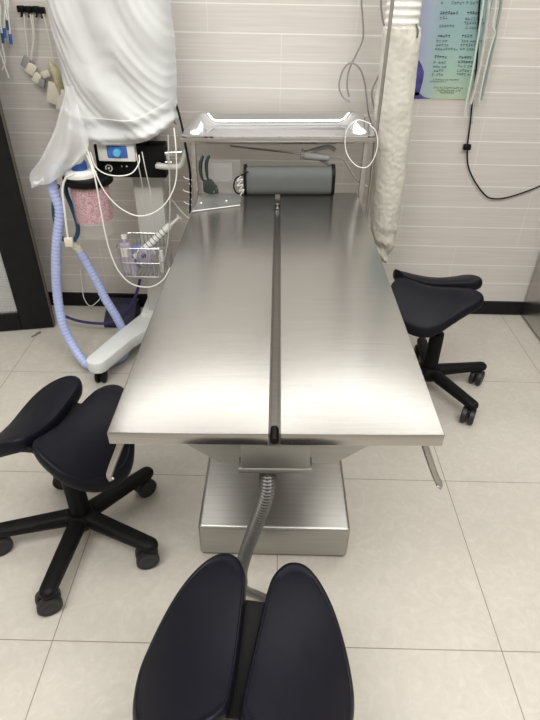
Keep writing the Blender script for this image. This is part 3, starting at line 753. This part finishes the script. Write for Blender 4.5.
# ------------------------------------------------------------------ leads on the wall at the upper left
for k, (px, py) in enumerate(((21, 9), (28.5, 9.5), (36, 9.5), (41.5, 10.5))):
    p = at(px, py, 2.545); b = BM(); box(b, (p.x-.014, 2.535, p.z-.011), (p.x+.012, 2.5595, p.z+.012), .004, 2)
    tube(b, [(p.x, 2.545, p.z-.01), (p.x, 2.54, p.z-.022), (p.x, 2.53, p.z-.024)], .0035, 6, 3)
    obj('wall_hook', b, M_['plastic'], label=('leftmost', 'second from left', 'third from left', 'rightmost')[k]+' of the four small black hooks on the back wall', cat='hook', group='black wall hooks')
ll = thing('lead_wires', 'bundle of pale lead wires with cream clips hanging from the black wall hooks', 'wires', tuple(at(30, 60, 2.52)))
for ps in (((24, 14), (25, 30), (27, 46), (28, 60)), ((30, 14), (32.5, 28), (33, 42), (30, 60)), ((32, 14), (34, 30), (33, 48), (31, 61)), ((43, 14), (47, 30), (51, 48), (53, 62))):
    b = BM(); tube(b, path(2.525, *ps), .0026, 6, 6); obj('wire', b, M_['lead'], ll)
def clip(px, py, w, h, deg, m, nm='clip', y=2.525):
    p = at(px, py, y); b = BM(); box(b, (-w/2, -.009, -h/2), (w/2, .009, h/2), .004, 2, Matrix.Translation(p) @ Matrix.Rotation(math.radians(deg), 4, 'Y')); obj(nm, b, m, ll)
clip(26, 62, .030, .045, 35, M_['midgrey']); clip(31, 69, .040, .042, 35, M_['cream']); clip(37, 78, .030, .040, 40, M_['cream'])
clip(42, 83, .026, .034, 20, M_['midgrey']); clip(46, 74, .036, .026, -20, M_['cream']); clip(53, 93, .045, .085, 18, M_['cream']); clip(62, 100, .04, .085, 18, M_['lead'])
b = BM(); tube(b, path(2.53, (50, 62), (55, 72), (59, 84), (61, 95)), .026, 12, 6, rf=lambda t, i: .55+.6*math.sin(PI*t), flat=.5); obj('pouch', b, M_['yellow'], ll)
bl = thing('blue_tipped_leads', 'white leads with dark blue tips hanging at the upper left edge', 'wires', tuple(at(6, 30, 2.5)))
for k, ps in enumerate((((3, -5), (5, 8), (7, 20)), ((7, -5), (5, 10), (4, 28)), ((-2, -4), (0, 18), (2, 33)), ((5, -5), (8, 14), (10, 34)))):
    b = BM(); tube(b, path(2.5, *ps), .0028, 6, 6); w_ = obj('wire', b, M_['cable'], bl)
    e = ps[-1]; b = BM(); tube(b, path(2.5, e, (e[0]+.6, e[1]+5), (e[0]+1.2, e[1]+10)), .0065, 8, 3); obj('tip', b, M_['blue'] if k % 2 else M_['teal'], w_)
for ps in (((1, 38), (3, 50), (5, 62), (2, 70)), ((-2, 44), (2, 58), (6, 70), (9, 78))):
    b = BM(); tube(b, path(2.5, *ps), .0028, 6, 6); obj('wire', b, M_['cable'], bl)

# ------------------------------------------------------------------ right: sleeve, pole, cables
sv = thing('hanging_duct', 'white corrugated duct in a cream cloth sleeve hanging right of the tray stand', 'duct', (.46, 2.3, .4))
b = BM(); hp = [Vector((.440, 2.3, 1.31+.0028*k)) for k in range(0, 512)]
tube(b, hp, .060, 24, 0, rf=lambda t, i: 1+.05*math.sin(i*2*PI/9)); obj('corrugated_pipe', b, M_['white'], sv)
def sleeve():
    bm = BM(); NU, NV = 90, 260; rows = []
    cps = [(1.335, .444, .050), (1.325, .444, .066), (1.30, .445, .069), (1.20, .449, .071), (1.00, .456, .074), (.85, .465, .070), (.70, .474, .065), (.58, .480, .058), (.52, .486, .047), (.46, .496, .030), (.42, .502, .017), (.405, .505, .006)]
    for j in range(NV+1):
        z = 1.335-(1.335-.405)*j/NV
        for (za, xa, ra), (zb, xb, rb) in zip(cps, cps[1:]):
            if zb <= z <= za+1e-9:
                t = (za-z)/(za-zb); x0 = xa+(xb-xa)*t; r0 = ra+(rb-ra)*t; break
        row = []
        for i in range(NU):
            q = 2*PI*i/NU; d = Vector((math.cos(q), math.sin(q), 0))
            low = max(0, (.62-z)/.2); top = max(0, (z-1.27)/.06)
            w = .0045*noise.noise(Vector((d.x*1.6, d.y*1.6, z*9)))+.0032*noise.noise(Vector((d.x*1.6+z*6, d.y*1.6, z*17)))+.002*noise.noise(Vector((d.x*5, d.y*5, z*60)))
            w += .004*min(1.3, top)*math.sin(q*11)
            w += .009*min(1, low)*math.sin(z*70+q*2+2*noise.noise(Vector((d.x*2, d.y*2, z*10))))
            row.append(bm.verts.new((x0+d.x*(r0+w), 2.3+d.y*(r0+w), z)))
        rows.append(row)
    for A, B in zip(rows, rows[1:]):
        for i in range(NU): bm.faces.new((A[i], A[(i+1) % NU], B[(i+1) % NU], B[i]))
    bm.faces.new(rows[-1]); bm.faces.new(rows[0]); return bm
sl2 = obj('cloth_sleeve', sleeve(), M_['sleeve'], sv)
b = BM(); tube(b, path(2.24, (416, 24), (418, 31), (417, 38)), .0035, 6, 3); obj('drawstring', b, M_['darkgrey'], sl2)
pl_ = thing('pole', 'thin grey steel pole standing between the tray stand and the cream sleeve', 'pole', (.3665, 2.125, 0))
b = BM(); tube(b, [(.3665, 2.125, .02), (.3695, 2.125, 2.2)], .0065, 12, 0); obj('shaft', b, M_['steel'], pl_)
b = BM(); lathe(b, [(0, .0), (.038, .0), (.038, .015), (.015, .022), (0, .022)], 24, Matrix.Translation((.3665, 2.125, 0))); obj('base', b, M_['steel'], pl_)
cable('wall_cable', 'grey cable hanging on the wall and hooking into a loop above the tray', [(362, -10), (362.5, 15), (363, 38), (356, 55), (349, 70), (347, 85), (349, 97)], .0035, M_['greycable'], 2.5)
cable('wall_cable', 'grey cable arching above the tray and dropping to its right corner', [(350, 102), (343, 97), (339, 86), (343, 70), (351, 63), (360, 69), (365, 85), (368, 110), (372, 126)], .0035, M_['greycable'], 2.47)
cable('wall_cable', 'dark grey cable running down the wall close beside the steel pole', [(382, -10), (382, 15), (386, 33), (387, 50), (382, 68), (373, 88), (372, 97), (376, 115), (379, 135)], .0038, M_['greycable'], 2.45)
bp_ = thing('black_plug_cable', 'black cable with a plug hanging below the poster and looping right', 'cable', tuple(at(467, 150, 2.54)))
b = BM(); tube(b, path(2.545, (481, -10), (477, 60), (472, 105), (470, 125), (467.5, 146), (468, 165), (474, 180), (484, 194), (492, 198.5), (505, 198), (522, 193), (540, 186), (560, 176)), .0036, 8, 7); obj('wire', b, M_['plastic'], bp_)
p = at(467, 147, 2.54); b = BM(); box(b, p-Vector((.016, .012, .012)), p+Vector((.016, .012, .012)), .004, 2); obj('plug', b, M_['plastic'], bp_)
iv = thing('clear_tubing', 'bundle of clear greenish tubing hanging in front of the poster', 'tubing', tuple(at(478, 90, 2.5)))
b = BM(); tube(b, path(2.50, (492, -20), (487, 20), (481, 60), (474, 92), (470, 104)), .014, 12, 6, flat=.5); obj('cloudy_tube', b, M_['ivclear'], iv)
b = BM(); tube(b, path(2.49, (487, -20), (481.5, 15), (477, 45), (471, 80), (466, 105), (464.5, 118)), .0042, 8, 6); obj('tube', b, M_['ivgreen'], iv)
b = BM(); tube(b, path(2.49, (500, -20), (495, 12), (493, 26), (495, 33), (490, 50), (483, 80), (479, 103)), .0035, 8, 6); obj('tube', b, M_['ivgreen'], iv)
b = BM(); tube(b, path(2.515, (505, -20), (500, 10), (495, 38), (488, 70), (481, 100)), .011, 10, 6, flat=.5); obj('tube', b, M_['ivdark'], iv)
b = BM(); tube(b, path(2.485, (474, 104), (473, 112), (472, 124)), .003, 8, 5); obj('drip_end', b, M_['ivdark'], iv)

# poster with small illegible print
PX0, PX1, PZ0, PZ1 = .562, .835, 1.052, 1.47
ps_ = thing('poster', 'teal and purple printed notice on the tiled back wall at upper right', 'poster', (PX0, 2.556, PZ0))
b = BM(); box(b, (PX0, 2.5565, PZ0), (PX1, 2.5595, PZ1)); obj('sheet', b, poster_material(PX0, PX1, PZ0, PZ1), ps_, smooth=False)
pr_ = BM(); rnd = random.Random(3)
def glyphs(px, py, n, size, bold=False):
    p = at(px, py, 2.5563); x = p.x
    for k in range(n):
        if rnd.random() < .12 and not bold: x += size*.5; continue
        w = size*(.15 if bold else .085)
        for _ in range(3):
            zz = p.z+rnd.uniform(-.45, .45)*size; box(pr_, (x, 2.5558, zz), (x+size*.82, 2.5563, zz+w))
        xx = x+rnd.uniform(.1, .6)*size; box(pr_, (xx, 2.5558, p.z-size*.45), (xx+w, 2.5563, p.z+size*.45))
        x += size
G = .0105
for px, py, n, bold in ((441, 3, 2, 0), (450, 3, 6, 0), (466, 3, 7, 0), (440, 13, 7, 1), (467, 13, 5, 1), (440, 18, 3, 0), (439, 26, 6, 0), (465, 19, 8, 0), (464, 23, 8, 0), (464, 27.5, 7, 0), (437.5, 36, 5, 1), (462, 36, 4, 1),
        (436, 41, 5, 0), (436, 45, 5, 0), (435, 49, 9, 0), (461, 41, 9, 0), (460.5, 45, 8, 0), (460, 49, 8, 0), (434.5, 57, 5, 1), (459, 57.5, 5, 1), (433.5, 62.5, 6, 0), (433, 66.5, 6, 0), (432.5, 70.5, 6, 0), (432, 74.5, 6, 0), (458, 62, 7, 1), (457.5, 66, 9, 0), (457, 70.5, 9, 0), (456.5, 74.5, 7, 0)):
    glyphs(px, py, n, G, bold)
for px, py, n in ((433, 79.5, 20), (430, 81.5, 12), (433.5, 87.5, 18), (437, 90.5, 14), (440, 92.5, 9)): glyphs(px, py, n, .0075 if py > 85 else .006)
obj('print', pr_, M_['ink'], ps_, smooth=False)
b = BM(); o_ = [(414, 96), (412, 86), (415, 74), (416, 66), (419, 60), (422, 66), (424, 72), (423, 80), (421, 88), (419, 95)]
prism(b, [(q.x, q.z) for q in path(2.5562, *o_)], 0, .0004, 0, face_y(2.5565)); prism(b, [(q.x, q.z) for q in path(2.5562, (409, 99), (411, 93), (418, 92), (424, 97), (430, 98.5))], 0, .0004, 0, face_y(2.5565))
obj('printed_shape', b, M_['inkpurple'], ps_, smooth=False)

# steel cabinet at the right edge
sb_ = thing('steel_cabinet', 'brushed steel cabinet at the right edge against the tiled back wall', 'cabinet', (1.6, 1.9, 0))
b = BM(); box(b, (1.331, 1.15, .012), (1.93, 2.546, 1.25), .003, 1); obj('body', b, M_['cabinet'], sb_)
b = BM(); box(b, (1.36, 1.17, 0), (1.91, 2.53, .0115)); obj('plinth', b, M_['plastic'], sb_, smooth=False)

# ------------------------------------------------------------------ light: ceiling panels of the room, plus an added rear one
def area(name, loc, sx, sy, power, col=(1, .985, .96)):
    l = bpy.data.lights.new(name, 'AREA'); l.shape = 'RECTANGLE'; l.size = sx; l.size_y = sy; l.energy = power; l.color = col
    o = bpy.data.objects.new(name, l); C.objects.link(o); o.location = loc
area('ceiling_area_light', (.15, .35, CEIL-.01), 2.8, 1.2, 40)
area('ceiling_area_light', (.15, 2.05, CEIL-.01), 3.8, .4, 20)  # added helper: brightens the upper back wall for the table top's reflection
area('ceiling_area_light', (-.9, -.2, CEIL-.01), 1.2, .6, 22)
area('ceiling_area_light', (.9, -.2, CEIL-.01), 1.2, .6, 26)
w = bpy.data.worlds.new('world'); S.world = w; w.use_nodes = True
w.node_tree.nodes['Background'].inputs[0].default_value = (.9, .95, 1, 1); w.node_tree.nodes['Background'].inputs[1].default_value = .3
S.view_settings.view_transform = 'Standard'; S.view_settings.look = 'None'; S.view_settings.gamma = 1; S.view_settings.use_curve_mapping = False
S.view_settings.exposure = 0.43
S.cycles.max_bounces = 8
